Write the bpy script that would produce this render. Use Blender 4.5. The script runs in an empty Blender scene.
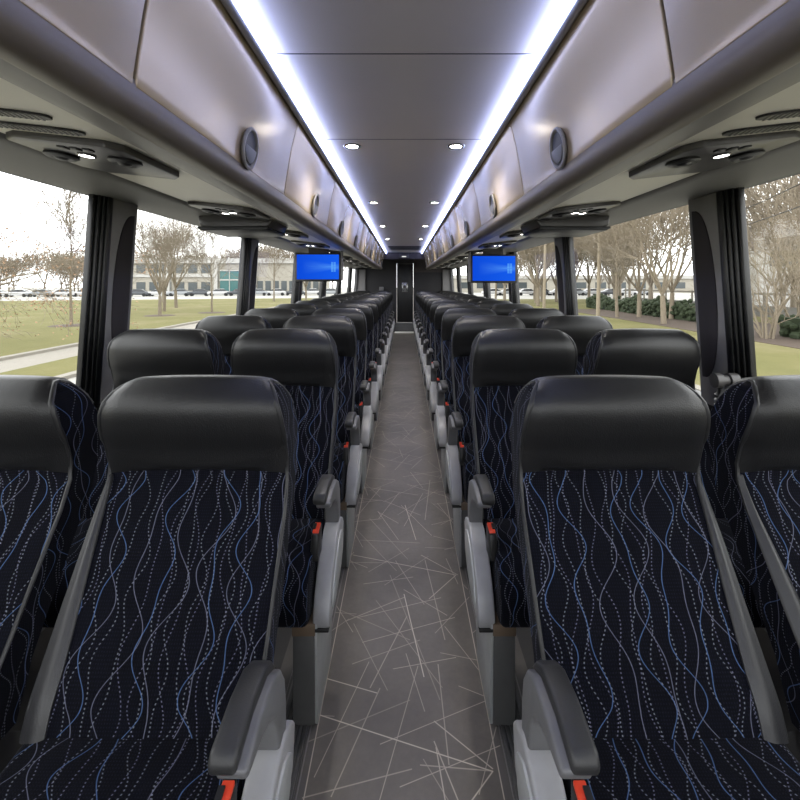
import bpy, bmesh, math, random
from mathutils import Vector, Matrix

# ---------------------------------------------------------------- camera, world, exposure
scn = bpy.context.scene
col = scn.collection
EYE = 1.25
cam_data = bpy.data.cameras.new('camera')
cam = bpy.data.objects.new('camera', cam_data); col.objects.link(cam)
cam.location = (0, 0, EYE); cam.rotation_euler = (math.radians(90), 0, 0)
cam_data.sensor_width = 36; cam_data.lens = 452 / 800 * 36
cam_data.shift_x = -4 / 800; cam_data.shift_y = -117 / 800
cam_data.clip_start = 0.02; cam_data.clip_end = 800
scn.camera = cam

scn.view_settings.view_transform = 'Standard'
scn.view_settings.look = 'None'
scn.view_settings.exposure = 0.2
scn.view_settings.gamma = 1.0
scn.view_settings.use_curve_mapping = False

world = bpy.data.worlds.new('overcast_sky'); scn.world = world
world.use_nodes = True
wn = world.node_tree; wn.nodes.clear()
w_out = wn.nodes.new('ShaderNodeOutputWorld'); w_bg = wn.nodes.new('ShaderNodeBackground')
w_tc = wn.nodes.new('ShaderNodeTexCoord'); w_noise = wn.nodes.new('ShaderNodeTexNoise')
w_ramp = wn.nodes.new('ShaderNodeValToRGB')
w_noise.inputs['Scale'].default_value = 2.2; w_noise.inputs['Detail'].default_value = 4
w_ramp.color_ramp.elements[0].position = .3; w_ramp.color_ramp.elements[0].color = (.86, .88, .93, 1)
w_ramp.color_ramp.elements[1].position = .65; w_ramp.color_ramp.elements[1].color = (1, .985, .965, 1)
wn.links.new(w_tc.outputs['Generated'], w_noise.inputs['Vector'])
wn.links.new(w_noise.outputs['Fac'], w_ramp.inputs['Fac'])
wn.links.new(w_ramp.outputs['Color'], w_bg.inputs['Color'])
w_bg.inputs['Strength'].default_value = 4.2
wn.links.new(w_bg.outputs['Background'], w_out.inputs['Surface'])

LED_STRENGTH = 13.0
DOWNLIGHT_STRENGTH = 60.0

# ---------------------------------------------------------------- helpers
def lin(r, g, b):
    f = lambda c: (c / 255 / 12.92) if c / 255 <= .04045 else ((c / 255 + .055) / 1.055) ** 2.4
    return (f(r), f(g), f(b), 1)

EXT = .5
def ext(r, g, b): return tuple(c * EXT for c in lin(r, g, b)[:3]) + (1,)   # outdoor surface colours

class MB:
    """collects shapes that become one mesh object"""
    def __init__(s):
        s.v = []; s.f = []; s.u = []
    def face(s, ids, uv=None):
        s.f.append(list(ids)); s.u.append(uv)
    def box(s, lo, hi):
        b = len(s.v); (x0, y0, z0), (x1, y1, z1) = lo, hi
        s.v += [(x0,y0,z0),(x1,y0,z0),(x1,y1,z0),(x0,y1,z0),(x0,y0,z1),(x1,y0,z1),(x1,y1,z1),(x0,y1,z1)]
        for q in ((0,3,2,1),(4,5,6,7),(0,1,5,4),(1,2,6,5),(2,3,7,6),(3,0,4,7)):
            ids = [b + i for i in q]
            s.face(ids, [(s.v[i][0] + .3 * s.v[i][1], s.v[i][2]) for i in ids])
        return s
    def hexa(s, pts):
        b = len(s.v); s.v += [tuple(p) for p in pts]
        for q in ((0,3,2,1),(4,5,6,7),(0,1,5,4),(1,2,6,5),(2,3,7,6),(3,0,4,7)):
            s.face([b + i for i in q])
        return s
    def extrude(s, poly, fn, a, c, uv=True):
        """poly: 2D outline, fn(p, t) -> 3D, from t=a to t=c; closed solid"""
        b = len(s.v); n = len(poly)
        s.v += [fn(p, a) for p in poly] + [fn(p, c) for p in poly]
        L = [0]
        for i in range(n):
            p, q = poly[i], poly[(i + 1) % n]; L.append(L[-1] + math.hypot(q[0]-p[0], q[1]-p[1]))
        s.face([b + i for i in range(n)][::-1], [(poly[i][0] * .9 + .37, poly[i][1]) for i in range(n)][::-1])
        s.face([b + n + i for i in range(n)], [(poly[i][0] * .9 + .91, poly[i][1]) for i in range(n)])
        for i in range(n):
            j = (i + 1) % n
            s.face([b+i, b+j, b+n+j, b+n+i], [(a, -L[i]), (a, -L[i+1]), (c, -L[i+1]), (c, -L[i])])
        return s
    def grid(s, fn, nu, nv, uvfn=None, flip=False):
        b = len(s.v)
        for j in range(nv + 1):
            for i in range(nu + 1):
                s.v.append(tuple(fn(i / nu, j / nv)))
        for j in range(nv):
            for i in range(nu):
                c = [(i, j), (i+1, j), (i+1, j+1), (i, j+1)]
                if flip: c = c[::-1]
                s.face([b + y * (nu + 1) + x for x, y in c], [uvfn(x / nu, y / nv) for x, y in c] if uvfn else None)
        return s
    def shell(s, fo, fi, nu, nv, uvfn=None):
        """solid between an outer and an inner grid"""
        b = len(s.v); s.grid(fo, nu, nv, uvfn); c = len(s.v); s.grid(fi, nu, nv, None, True)
        w = nu + 1
        rim = [i for i in range(nu)] + [j * w + nu for j in range(nv)] + [nv * w + i for i in range(nu, 0, -1)] + [j * w for j in range(nv, 0, -1)]
        for k in range(len(rim)):
            p, q = rim[k], rim[(k + 1) % len(rim)]
            s.face([b + q, b + p, c + p, c + q])
        return s
    def tube(s, path, r, n=8, cap=True, closed=False):
        path = [Vector(p) for p in path]; m = len(path)
        if not callable(r):
            r0 = r; r = lambda t: r0
        b = len(s.v); prev = None
        for i, p in enumerate(path):
            if closed: d = path[(i + 1) % m] - path[i - 1]
            else: d = path[min(i + 1, m - 1)] - path[max(i - 1, 0)]
            d = d.normalized() if d.length > 1e-9 else Vector((0, 0, 1))
            if prev is None:
                prev = d.orthogonal().normalized()
            a = prev - d * prev.dot(d)
            a = a.normalized() if a.length > 1e-6 else d.orthogonal().normalized()
            prev = a; e = d.cross(a)
            for k in range(n):
                t = 2 * math.pi * k / n
                s.v.append(tuple(p + (a * math.cos(t) + e * math.sin(t)) * r(i / max(1, m - 1))))
        for i in range(m if closed else m - 1):
            i2 = (i + 1) % m
            for k in range(n):
                k2 = (k + 1) % n
                s.face([b+i*n+k, b+i*n+k2, b+i2*n+k2, b+i2*n+k])
        if cap and not closed:
            s.face([b + k for k in range(n)][::-1]); s.face([b + (m-1)*n + k for k in range(n)])
        return s
    def lathe(s, prof, n, origin, axis=(0, 0, 1), up=None, cap=True):
        """prof: list of (r, t) along axis"""
        o = Vector(origin); ax = Vector(axis).normalized()
        a = Vector(up).normalized() if up else ax.orthogonal().normalized()
        a = (a - ax * a.dot(ax)).normalized(); e = ax.cross(a); b = len(s.v); m = len(prof)
        for r, t in prof:
            for k in range(n):
                g = 2 * math.pi * k / n
                s.v.append(tuple(o + ax * t + (a * math.cos(g) + e * math.sin(g)) * r))
        for i in range(m - 1):
            for k in range(n):
                k2 = (k + 1) % n
                s.face([b+i*n+k, b+i*n+k2, b+(i+1)*n+k2, b+(i+1)*n+k])
        if cap and prof[0][0] > 1e-6: s.face([b + k for k in range(n)][::-1])
        if cap and prof[-1][0] > 1e-6: s.face([b + (m-1)*n + k for k in range(n)])
        return s
    def build(s, name, mat, parent=None, bevel=0, segs=2, smooth=35, recalc=True, bevel_angle=35):
        me = bpy.data.meshes.new(name)
        me.from_pydata(s.v, [], s.f)
        if any(u is not None for u in s.u):
            uvl = me.uv_layers.new(name='UVMap'); k = 0
            for u, f in zip(s.u, s.f):
                for i in range(len(f)):
                    uvl.data[k].uv = u[i] if u else (s.v[f[i]][0], s.v[f[i]][2]); k += 1
        if bevel or recalc:
            bm = bmesh.new(); bm.from_mesh(me)
            bmesh.ops.remove_doubles(bm, verts=bm.verts, dist=1e-5)
            bmesh.ops.recalc_face_normals(bm, faces=bm.faces)
            if bevel:
                bm.normal_update()
                ed = [e for e in bm.edges if len(e.link_faces) == 2 and e.calc_face_angle(0) > math.radians(bevel_angle)]
                bmesh.ops.bevel(bm, geom=ed, offset=bevel, segments=segs, profile=.5, affect='EDGES', clamp_overlap=True)
            bm.to_mesh(me); bm.free()
        me.materials.append(mat)
        if smooth:
            me.shade_smooth(); me.set_sharp_from_angle(angle=math.radians(smooth))
        o = bpy.data.objects.new(name, me); col.objects.link(o)
        if parent: o.parent = parent
        return o

def thing(name, label, cat, loc=(0, 0, 0), rz=0, group=None):
    o = bpy.data.objects.new(name, None); col.objects.link(o)
    o.location = loc; o.rotation_euler = (0, 0, rz); o.empty_display_size = .1
    return tag(o, label, cat, group)

def tag(o, label, cat, group=None):
    o['label'] = label; o['category'] = cat
    if group: o['group'] = group
    return o

def struct(o):
    o['kind'] = 'structure'; return o

def dup(root, loc, rz=0, label=None, group=None, scale=None):
    r = root.copy(); col.objects.link(r); r.location = loc; r.rotation_euler = (0, 0, rz)
    if scale: r.scale = scale
    if label: r['label'] = label
    if group: r['group'] = group
    for ch in list(root.children):
        c = ch.copy(); col.objects.link(c); c.parent = r
        for g in list(ch.children):
            d = g.copy(); col.objects.link(d); d.parent = c
    return r

def lean(h): return .11 * max(0, min(1, (h - .50) / .40))
def interp(tab, x):
    if x <= tab[0][0]: return tab[0][1]
    for (a, b), (c, d) in zip(tab, tab[1:]):
        if x <= c: return b + (d - b) * (x - a) / (c - a)
    return tab[-1][1]

ORD = ['first', 'second', 'third', 'fourth', 'fifth', 'sixth', 'seventh', 'eighth', 'ninth', 'tenth', 'eleventh',
       'twelfth', 'thirteenth', 'fourteenth', 'fifteenth', 'sixteenth']
SIDES = ((-1, 'left'), (1, 'right'))

# ---------------------------------------------------------------- materials
class NT:
    def __init__(s, name):
        s.m = bpy.data.materials.new(name); s.m.use_nodes = True
        s.t = s.m.node_tree; s.t.nodes.clear()
        s.out = s.t.nodes.new('ShaderNodeOutputMaterial')
    def n(s, kind, **kw):
        nd = s.t.nodes.new(kind)
        for k, v in kw.items(): setattr(nd, k, v)
        return nd
    def put(s, sock, val):
        if isinstance(val, bpy.types.NodeSocket): s.t.links.new(val, sock)
        elif val is not None: sock.default_value = val
    def m_(s, op, a, b=None, c=None, clamp=False):
        nd = s.n('ShaderNodeMath', operation=op, use_clamp=clamp)
        s.put(nd.inputs[0], a); s.put(nd.inputs[1], b); s.put(nd.inputs[2], c)
        return nd.outputs[0]
    def mix(s, f, a, b, mode='MIX'):
        nd = s.n('ShaderNodeMix', data_type='RGBA', blend_type=mode)
        s.put(nd.inputs['Factor'], f); s.put(nd.inputs[6], a); s.put(nd.inputs[7], b)
        return nd.outputs[2]
    def noise(s, vec, scale, detail=3, rough=.5, out='Fac'):
        nd = s.n('ShaderNodeTexNoise'); s.put(nd.inputs['Vector'], vec)
        nd.inputs['Scale'].default_value = scale; nd.inputs['Detail'].default_value = detail
        nd.inputs['Roughness'].default_value = rough
        return nd.outputs[out]
    def ramp(s, f, stops):
        nd = s.n('ShaderNodeValToRGB'); cr = nd.color_ramp
        while len(cr.elements) < len(stops): cr.elements.new(.5)
        for e, (p, c) in zip(cr.elements, stops): e.position = p; e.color = c
        s.put(nd.inputs['Fac'], f); return nd.outputs['Color']
    def rand(s, a, b=0.0):
        cv = s.n('ShaderNodeCombineXYZ'); s.put(cv.inputs[0], a); s.put(cv.inputs[1], b)
        nd = s.n('ShaderNodeTexWhiteNoise', noise_dimensions='2D'); s.put(nd.inputs['Vector'], cv.outputs[0])
        return nd.outputs['Value']
    def coords(s, out='Object'):
        return s.n('ShaderNodeTexCoord').outputs[out]
    def sep(s, v):
        nd = s.n('ShaderNodeSeparateXYZ'); s.put(nd.inputs[0], v); return nd.outputs
    def bump(s, h, strength=.2, dist=.01):
        nd = s.n('ShaderNodeBump'); nd.inputs['Strength'].default_value = strength; nd.inputs['Distance'].default_value = dist
        s.put(nd.inputs['Height'], h); return nd.outputs[0]
    def pbr(s, color, rough=.5, metal=0, normal=None, **kw):
        p = s.n('ShaderNodeBsdfPrincipled')
        s.put(p.inputs['Base Color'], color); s.put(p.inputs['Roughness'], rough); s.put(p.inputs['Metallic'], metal)
        if normal is not None: s.put(p.inputs['Normal'], normal)
        for k, v in kw.items(): s.put(p.inputs[k.replace('_', ' ')], v)
        s.t.links.new(p.outputs[0], s.out.inputs['Surface'])
        return s.m

def simple(name, color, rough=.5, metal=0, nscale=30, amt=.12, bump=0, bscale=200, **kw):
    t = NT(name); v = t.coords()
    f = t.noise(v, nscale, 3)
    dark = tuple(c * (1 - amt) for c in color[:3]) + (1,); lite = tuple(min(1, c * (1 + amt)) for c in color[:3]) + (1,)
    nrm = t.bump(t.noise(v, bscale, 2), bump, .003) if bump else None
    return t.pbr(t.mix(f, dark, lite), rough, metal, nrm, **kw)

def emit(name, color, strength):
    t = NT(name); e = t.n('ShaderNodeEmission'); e.inputs[0].default_value = color; e.inputs[1].default_value = strength
    t.t.links.new(e.outputs[0], t.out.inputs['Surface']); return t.m

def fabric_material():
    t = NT('wave_pattern_fabric'); uv = t.sep(t.coords('UV')); u, v = uv[0], uv[1]
    def family(spacing, amp, wl, width, off, dot=None, present=.0):
        s = t.m_('DIVIDE', t.m_('ADD', u, off), spacing); cell = t.m_('FLOOR', s); fr = t.m_('SUBTRACT', t.m_('SUBTRACT', s, cell), .5)
        p1 = t.m_('MULTIPLY', t.rand(cell, off * 37 + 1.3), 6.283); p2 = t.m_('MULTIPLY', t.rand(cell, off * 91 + 7.7), 6.283)
        k = 6.283 / wl
        w = t.m_('ADD', t.m_('MULTIPLY', t.m_('SINE', t.m_('MULTIPLY_ADD', v, k, p1)), .62 * amp / spacing),
                 t.m_('MULTIPLY', t.m_('SINE', t.m_('MULTIPLY_ADD', v, k * 1.63, p2)), .38 * amp / spacing))
        d = t.m_('MULTIPLY', t.m_('ABSOLUTE', t.m_('SUBTRACT', fr, w)), spacing)
        mask = t.m_('SUBTRACT', 1, t.m_('DIVIDE', d, width), clamp=True)
        if dot:
            ph = t.m_('FRACT', t.m_('DIVIDE', v, dot))
            mask = t.m_('MULTIPLY', mask, t.m_('LESS_THAN', ph, .42))
        if present:
            mask = t.m_('MULTIPLY', mask, t.m_('GREATER_THAN', t.rand(cell, off * 11 + 3.1), present))
        return mask
    a = family(.055, .025, .17, .0014, .503, None, .25)
    b = family(.069, .031, .22, .0013, .817, None, .2)
    c = family(.032, .014, .15, .0017, .31, .0058, .2)
    d = family(.039, .017, .20, .0016, 1.27, .0054, .2)
    cv = t.n('ShaderNodeCombineXYZ'); t.put(cv.inputs[0], u); t.put(cv.inputs[1], v)
    wv = cv.outputs[0]
    weave = t.m_('MULTIPLY', t.m_('GREATER_THAN', t.m_('SINE', t.m_('MULTIPLY', u, 6.283 / .005)), .2),
                 t.m_('GREATER_THAN', t.m_('SINE', t.m_('MULTIPLY', v, 6.283 / .005)), .2))
    basec = t.mix(t.noise(wv, 14, 2), lin(10, 10, 14), lin(12, 14, 22))
    basec = t.mix(t.m_('MULTIPLY', weave, t.m_('MULTIPLY', t.noise(wv, 9, 2), .26)), basec, lin(50, 50, 72))
    k = t.mix(t.m_('MULTIPLY', c, .52), basec, lin(150, 155, 168))
    k = t.mix(t.m_('MULTIPLY', d, .52), k, lin(140, 140, 165))
    k = t.mix(t.m_('MULTIPLY', b, .75), k, lin(116, 118, 138))
    k = t.mix(t.m_('MULTIPLY', a, .85), k, lin(84, 108, 150))
    return t.pbr(k, .9, 0, t.bump(t.noise(wv, 700, 2), .3, .002), Specular_IOR_Level=.06, Sheen_Weight=.04, Sheen_Roughness=.4)

def leather_material():
    t = NT('black_leather'); v = t.coords()
    big = t.noise(v, 9, 3); vor = t.n('ShaderNodeTexVoronoi'); t.put(vor.inputs['Vector'], v); vor.inputs['Scale'].default_value = 350
    mp = t.n('ShaderNodeMapping'); t.put(mp.inputs[0], v); mp.inputs['Scale'].default_value = (22, 3, 5)
    wr = t.noise(mp.outputs[0], 1.0, 3)
    h = t.m_('ADD', t.m_('MULTIPLY', vor.outputs['Distance'], .25), t.m_('MULTIPLY', wr, .9))
    return t.pbr(t.mix(big, lin(18, 18, 19), lin(29, 29, 30)), t.m_('MULTIPLY_ADD', wr, .12, .36), 0, t.bump(h, .22, .006), Specular_IOR_Level=.5)

FLOOR_SEGS = [((319,714.7),(493,771.5),1.3),((493,771),(420,765),.7),((493,771),(470,803),1.1),((434,721),(493,769),1.1),((436,747),(446,805),1.),
 ((434,741),(460,805),.9),((404,594),(424,677),1.3),((407,616),(370,688),.7),((380,688),(331,797),.6),((325,678),(377,693),1.1),
 ((353,555),(456,575),1.),((456,575),(429,599),.9),((421,555),(458,575),.8),((405,505),(416,540),1.),((346,621),(405,597),.7),
 ((438,664),(449,765),.7),((302,798),(412,769),.6),((410,700),(300,745),.4),((352,664),(420,640),.5),((425,560),(445,640),.6),
 ((360,540),(420,543),.5),((390,575),(440,700),.4),((340,610),(410,640),.4),((358,486),(418,495),.7),((430,480),(425,520),.6)]

def floor_material():
    t = NT('patterned_vinyl_floor'); v = t.coords(); xyz = t.sep(v); x, y = xyz[0], xyz[1]
    n1 = t.m_('MULTIPLY_ADD', t.noise(v, 2.2, 6, .62), 2.2, -.6, clamp=True); n2 = t.noise(v, 60, 4, .7)
    basec = t.mix(n1, lin(78, 73, 69), lin(124, 117, 110))
    basec = t.mix(t.m_('MULTIPLY', n2, .5), basec, lin(70, 67, 65))
    mask = None
    def acc(m):
        nonlocal mask
        mask = m if mask is None else t.m_('MAXIMUM', mask, m)
    toW = lambda p: ((p[0]-404)/452*(565/(p[1]-283)), 565/(p[1]-283))
    for p, q, s in FLOOR_SEGS:
        A, B = Vector(toW(p)), Vector(toW(q)); D = B - A; L = D.length; D /= L
        rx = t.m_('SUBTRACT', x, A.x); ry = t.m_('SUBTRACT', y, A.y)
        al = t.m_('ADD', t.m_('MULTIPLY', rx, D.x), t.m_('MULTIPLY', ry, D.y))
        pe = t.m_('ABSOLUTE', t.m_('SUBTRACT', t.m_('MULTIPLY', rx, D.y), t.m_('MULTIPLY', ry, D.x)))
        m = t.m_('SUBTRACT', 1, t.m_('DIVIDE', pe, .0024), clamp=True)
        m = t.m_('MULTIPLY', m, t.m_('LESS_THAN', t.m_('ABSOLUTE', t.m_('SUBTRACT', al, L/2)), L/2))
        acc(t.m_('MULTIPLY', m, min(1, .62 * s)))
    for k, (ang, L, W, st, off) in enumerate(((18, .55, .16, .5, .3), (72, .6, .14, .45, 5.1), (-35, .5, .2, .5, 2.2), (-8, .7, .22, .4, 9.4), (110, .45, .2, .45, 7.0), (47, .5, .13, .35, 3.3), (-62, .6, .12, .32, 8.3))):
        c, sn = math.cos(math.radians(ang)), math.sin(math.radians(ang))
        uu = t.m_('DIVIDE', t.m_('ADD', t.m_('ADD', t.m_('MULTIPLY', x, c), t.m_('MULTIPLY', y, sn)), off), L)
        vv = t.m_('DIVIDE', t.m_('ADD', t.m_('SUBTRACT', t.m_('MULTIPLY', y, c), t.m_('MULTIPLY', x, sn)), off), W)
        iu, iv = t.m_('FLOOR', uu), t.m_('FLOOR', vv)
        fu = t.m_('SUBTRACT', uu, iu); fv = t.m_('SUBTRACT', vv, iv)
        key = t.m_('MULTIPLY_ADD', iu, 13.7, k * 3.1)
        a = t.rand(key, iv); b = t.rand(key, t.m_('ADD', iv, 51.3))
        line = t.m_('ADD', t.m_('MULTIPLY_ADD', a, .5, .25), t.m_('MULTIPLY', t.m_('SUBTRACT', fu, .5), t.m_('SUBTRACT', b, .5)))
        d = t.m_('MULTIPLY', t.m_('ABSOLUTE', t.m_('SUBTRACT', fv, line)), W)
        m = t.m_('SUBTRACT', 1, t.m_('DIVIDE', d, .0018), clamp=True)
        m = t.m_('MULTIPLY', m, t.m_('LESS_THAN', t.m_('ABSOLUTE', t.m_('SUBTRACT', fu, .5)), t.m_('MULTIPLY_ADD', b, .3, .15)))
        m = t.m_('MULTIPLY', m, t.m_('GREATER_THAN', t.rand(key, t.m_('ADD', iv, 17.9)), .35))
        acc(t.m_('MULTIPLY', m, st))
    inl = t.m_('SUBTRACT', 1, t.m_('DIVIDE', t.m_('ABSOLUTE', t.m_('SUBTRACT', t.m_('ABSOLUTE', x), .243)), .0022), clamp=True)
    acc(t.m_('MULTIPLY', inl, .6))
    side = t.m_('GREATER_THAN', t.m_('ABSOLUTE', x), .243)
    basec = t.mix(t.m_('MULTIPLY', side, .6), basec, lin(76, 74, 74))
    rib = t.m_('MULTIPLY', t.m_('GREATER_THAN', t.m_('SINE', t.m_('MULTIPLY', x, 6.283/.011)), .3), t.m_('LESS_THAN', t.m_('ABSOLUTE', t.m_('SUBTRACT', t.m_('ABSOLUTE', x), .31)), .05))
    basec = t.mix(t.m_('GREATER_THAN', t.m_('ABSOLUTE', x), .40), basec, lin(52, 51, 51))  # shade under the seats painted in, against the window light
    mask = t.m_('MULTIPLY', mask, t.m_('LESS_THAN', t.m_('ABSOLUTE', x), .26))
    c = t.mix(mask, basec, lin(232, 220, 202))
    c = t.mix(t.m_('MULTIPLY', rib, .5), c, lin(140, 138, 136))
    return t.pbr(c, t.m_('MULTIPLY_ADD', n2, .2, .36), 0, t.bump(n2, .06, .002), Specular_IOR_Level=.45)

def screen_material():
    t = NT('blue_desktop_screen'); uv = t.sep(t.coords('UV')); u, v = uv[0], uv[1]
    du = t.m_('SUBTRACT', u, .86); dv = t.m_('SUBTRACT', v, .5)
    dist = t.m_('ABSOLUTE', du); spread = t.m_('MULTIPLY_ADD', dist, .32, .12)
    beam = t.m_('SUBTRACT', 1, t.m_('DIVIDE', t.m_('ABSOLUTE', dv), spread), clamp=True)
    beam = t.m_('MULTIPLY', beam, t.m_('SUBTRACT', 1, t.m_('MULTIPLY', dist, 1.35), clamp=True))
    cv = t.n('ShaderNodeCombineXYZ'); t.put(cv.inputs[0], t.m_('DIVIDE', dv, spread)); t.put(cv.inputs[1], t.m_('MULTIPLY', du, .8))
    beam = t.m_('MULTIPLY', beam, t.m_('MULTIPLY_ADD', t.noise(cv.outputs[0], 5, 2), 1.2, .2))
    pane = t.m_('MULTIPLY', t.m_('LESS_THAN', t.m_('ABSOLUTE', t.m_('SUBTRACT', u, .87)), .055), t.m_('LESS_THAN', t.m_('ABSOLUTE', dv), .2))
    gap = t.m_('MULTIPLY', t.m_('GREATER_THAN', t.m_('ABSOLUTE', dv), .012), t.m_('GREATER_THAN', t.m_('ABSOLUTE', t.m_('SUBTRACT', u, .87)), .005))
    c = t.mix(t.m_('MULTIPLY', u, .6), lin(12, 70, 205), lin(24, 96, 232))
    c = t.mix(t.m_('MULTIPLY', beam, .42), c, lin(110, 190, 250))
    c = t.mix(t.m_('MULTIPLY', t.m_('MULTIPLY', pane, gap), .3), c, lin(120, 205, 250))
    e = t.n('ShaderNodeEmission'); t.put(e.inputs[0], c); e.inputs[1].default_value = 1.0
    t.t.links.new(e.outputs[0], t.out.inputs['Surface']); return t.m

def glass_material():
    t = NT('tinted_window_glass'); tr = t.n('ShaderNodeBsdfTransparent'); tr.inputs[0].default_value = (.96, .97, .965, 1)
    gl = t.n('ShaderNodeBsdfGlossy'); gl.inputs['Roughness'].default_value = .02
    mx = t.n('ShaderNodeMixShader'); mx.inputs[0].default_value = .03
    t.t.links.new(tr.outputs[0], mx.inputs[1]); t.t.links.new(gl.outputs[0], mx.inputs[2])
    t.t.links.new(mx.outputs[0], t.out.inputs['Surface']); return t.m

def grass_material():
    t = NT('winter_lawn'); v = t.coords()
    a = t.noise(v, .22, 5, .65); b = t.noise(v, 6, 5, .7)
    c = t.ramp(a, [(.3, ext(126, 126, 78)), (.5, ext(142, 138, 90)), (.72, ext(166, 156, 120))])
    c = t.mix(t.m_('MULTIPLY', b, .5), c, ext(116, 112, 76))
    return t.pbr(c, .95, 0, t.bump(b, .6, .05), Specular_IOR_Level=.1)

def bark(name, a, b):
    t = NT(name); v = t.coords()
    mp = t.n('ShaderNodeMapping'); t.put(mp.inputs[0], v); mp.inputs['Scale'].default_value = (9, 9, 2)
    return t.pbr(t.mix(t.noise(mp.outputs[0], 2, 4), a, b), .95, 0, Specular_IOR_Level=.1)

M = {}
M['fabric'] = fabric_material()
M['leather'] = leather_material()
M['wing'] = simple('grey_side_leather', lin(40, 40, 42), .42, bump=.15, bscale=350)
M['piping'] = simple('dark_piping', lin(30, 30, 31), .45)
M['shell'] = simple('seat_back_plastic', lin(38, 38, 42), .55)
M['grey_plastic'] = simple('grey_plastic', lin(98, 98, 100), .45, bump=.05, bscale=500)
M['alu'] = simple('silver_painted_panel', lin(158, 158, 160), .42, .15)
M['plate_and_lit_leg'] = simple('silver_plate_and_lit_leg', lin(170, 172, 172), .45, .2)
M['pad'] = simple('armrest_rubber', lin(42, 42, 43), .5, bump=.1, bscale=400)
M['leg_dark'] = simple('leg_grey', lin(84, 84, 84), .5, .1)
M['brown'] = simple('brown_cap', lin(104, 88, 72), .6)
M['red'] = simple('red_button', lin(226, 72, 46), .4, amt=.04)
M['black'] = simple('black_plastic', lin(22, 22, 23), .45)
M['gasket'] = simple('black_rubber', lin(13, 13, 13), .35)
M['post'] = simple('pillar_grey', lin(112, 110, 110), .5, bump=.06, bscale=500)
M['pad_dark'] = simple('pillar_pad', lin(36, 32, 35), .85, bump=.2, bscale=700)
M['wall'] = simple('side_wall_grey', lin(80, 80, 82), .7, bump=.1, bscale=400)
M['bin'] = simple('champagne_bin_paint', lin(186, 168, 138), .27, .35, nscale=6, amt=.03)
M['bullnose'] = simple('dark_bullnose', lin(116, 107, 97), .45, .1, nscale=8, amt=.04)
M['rack'] = simple('rack_underside', lin(208, 203, 188), .4, 0, nscale=8, amt=.03)
M['rack_band'] = simple('rack_band', lin(128, 124, 118), .4, .05, nscale=8, amt=.03)
M['header'] = simple('window_header_grey', lin(112, 110, 105), .6, nscale=12, amt=.04)
M['ceiling'] = simple('ceiling_grey', lin(218, 211, 202), .35, .0, nscale=5, amt=.03)
M['seam'] = simple('ceiling_seam', lin(60, 60, 62), .6)
M['rail'] = simple('metal_rail', lin(150, 150, 152), .35, .1)
M['dark_panel'] = simple('dark_bulkhead', lin(24, 22, 26), .6)
M['brown_panel'] = simple('brown_bulkhead', lin(56, 49, 50), .6)
M['frame_dark'] = simple('door_frame_grey', lin(70, 70, 72), .8, Specular_IOR_Level=.1)
M['psu'] = simple('service_panel_grey', lin(70, 68, 67), .35, .1)
M['chrome'] = simple('chrome', lin(150, 150, 150), .25, .8)
M['led'] = emit('led_strip_glow', (.46, .54, 1.0, 1), LED_STRENGTH)
M['lamp'] = emit('downlight_glow', (1.0, .95, .86, 1), DOWNLIGHT_STRENGTH)
M['reading'] = emit('reading_light_glow', (1.0, .97, .92, 1), 14)
M['screen'] = screen_material()
M['glass'] = glass_material()
M['floor'] = floor_material()
M['track'] = simple('floor_track', lin(92, 91, 90), .45, .4)
M['step'] = simple('painted_light_step_edge', lin(245, 242, 236), .5)
M['grass'] = grass_material()
M['asphalt'] = simple('pale_asphalt', lin(138, 136, 130), .9, nscale=1.5, amt=.12)
M['concrete'] = simple('pale_concrete', ext(164, 158, 146), .9, nscale=2, amt=.08)
M['mulch'] = simple('bark_mulch', ext(92, 76, 62), .95, nscale=9, amt=.35)
M['bark'] = bark('grey_bark', ext(138, 126, 110), ext(176, 164, 144))
M['bark_tan'] = bark('tan_bark', ext(152, 140, 122), ext(192, 178, 156))
M['bark_far'] = bark('far_bark', ext(160, 148, 132), ext(182, 170, 152))
M['rust'] = simple('rust_leaves', ext(196, 158, 124), .9, nscale=3, amt=.25)
M['hedge'] = simple('evergreen_hedge', ext(58, 72, 42), .9, nscale=8, amt=.5)
M['cream'] = simple('cream_cladding', ext(196, 190, 176), .8, nscale=.6, amt=.05)
M['white_band'] = simple('white_fascia', ext(216, 214, 208), .7, nscale=.6, amt=.03)
M['win_dark'] = simple('office_glass', ext(84, 92, 94), .2)
M['teal'] = simple('teal_glass', ext(64, 122, 120), .2)
M['grey_clad'] = simple('grey_cladding', ext(150, 148, 142), .8, nscale=.6, amt=.05)
M['pole'] = simple('weathered_pole', ext(184, 170, 146), .9, nscale=3)
M['car_white'] = simple('white_car_paint', ext(224, 224, 224), .3, amt=.02)
M['car_grey'] = simple('dark_car_paint', ext(86, 90, 96), .3, amt=.02)
M['car_silver'] = simple('silver_car_paint', ext(176, 180, 184), .3, amt=.02)
M['car_glass'] = simple('car_glass', ext(40, 44, 48), .15)
M['tyre'] = simple('tyre', ext(26, 26, 26), .8)
M['wire'] = simple('cable_black', ext(44, 44, 46), .7)

# ---------------------------------------------------------------- the coach shell
Y0, Y1 = -1.6, 11.75           # front and rear of the cabin
H_CEIL = EYE + .70
WIN_B, WIN_T = .76, 1.60
def wx(h): return 1.19 + (1.60 - h) * .067      # inner face of the side wall
def wp(S):  # wall-space extruder: (y,h) outline, offset inward t
    return lambda p, t: (S * (wx(p[1]) - t), p[0], p[1])

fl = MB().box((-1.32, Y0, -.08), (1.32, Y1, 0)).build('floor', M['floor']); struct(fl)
tn = 0
def trim(o):
    global tn
    tn += 1; o.name = 'trim_%d' % tn; return struct(o)

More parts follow.
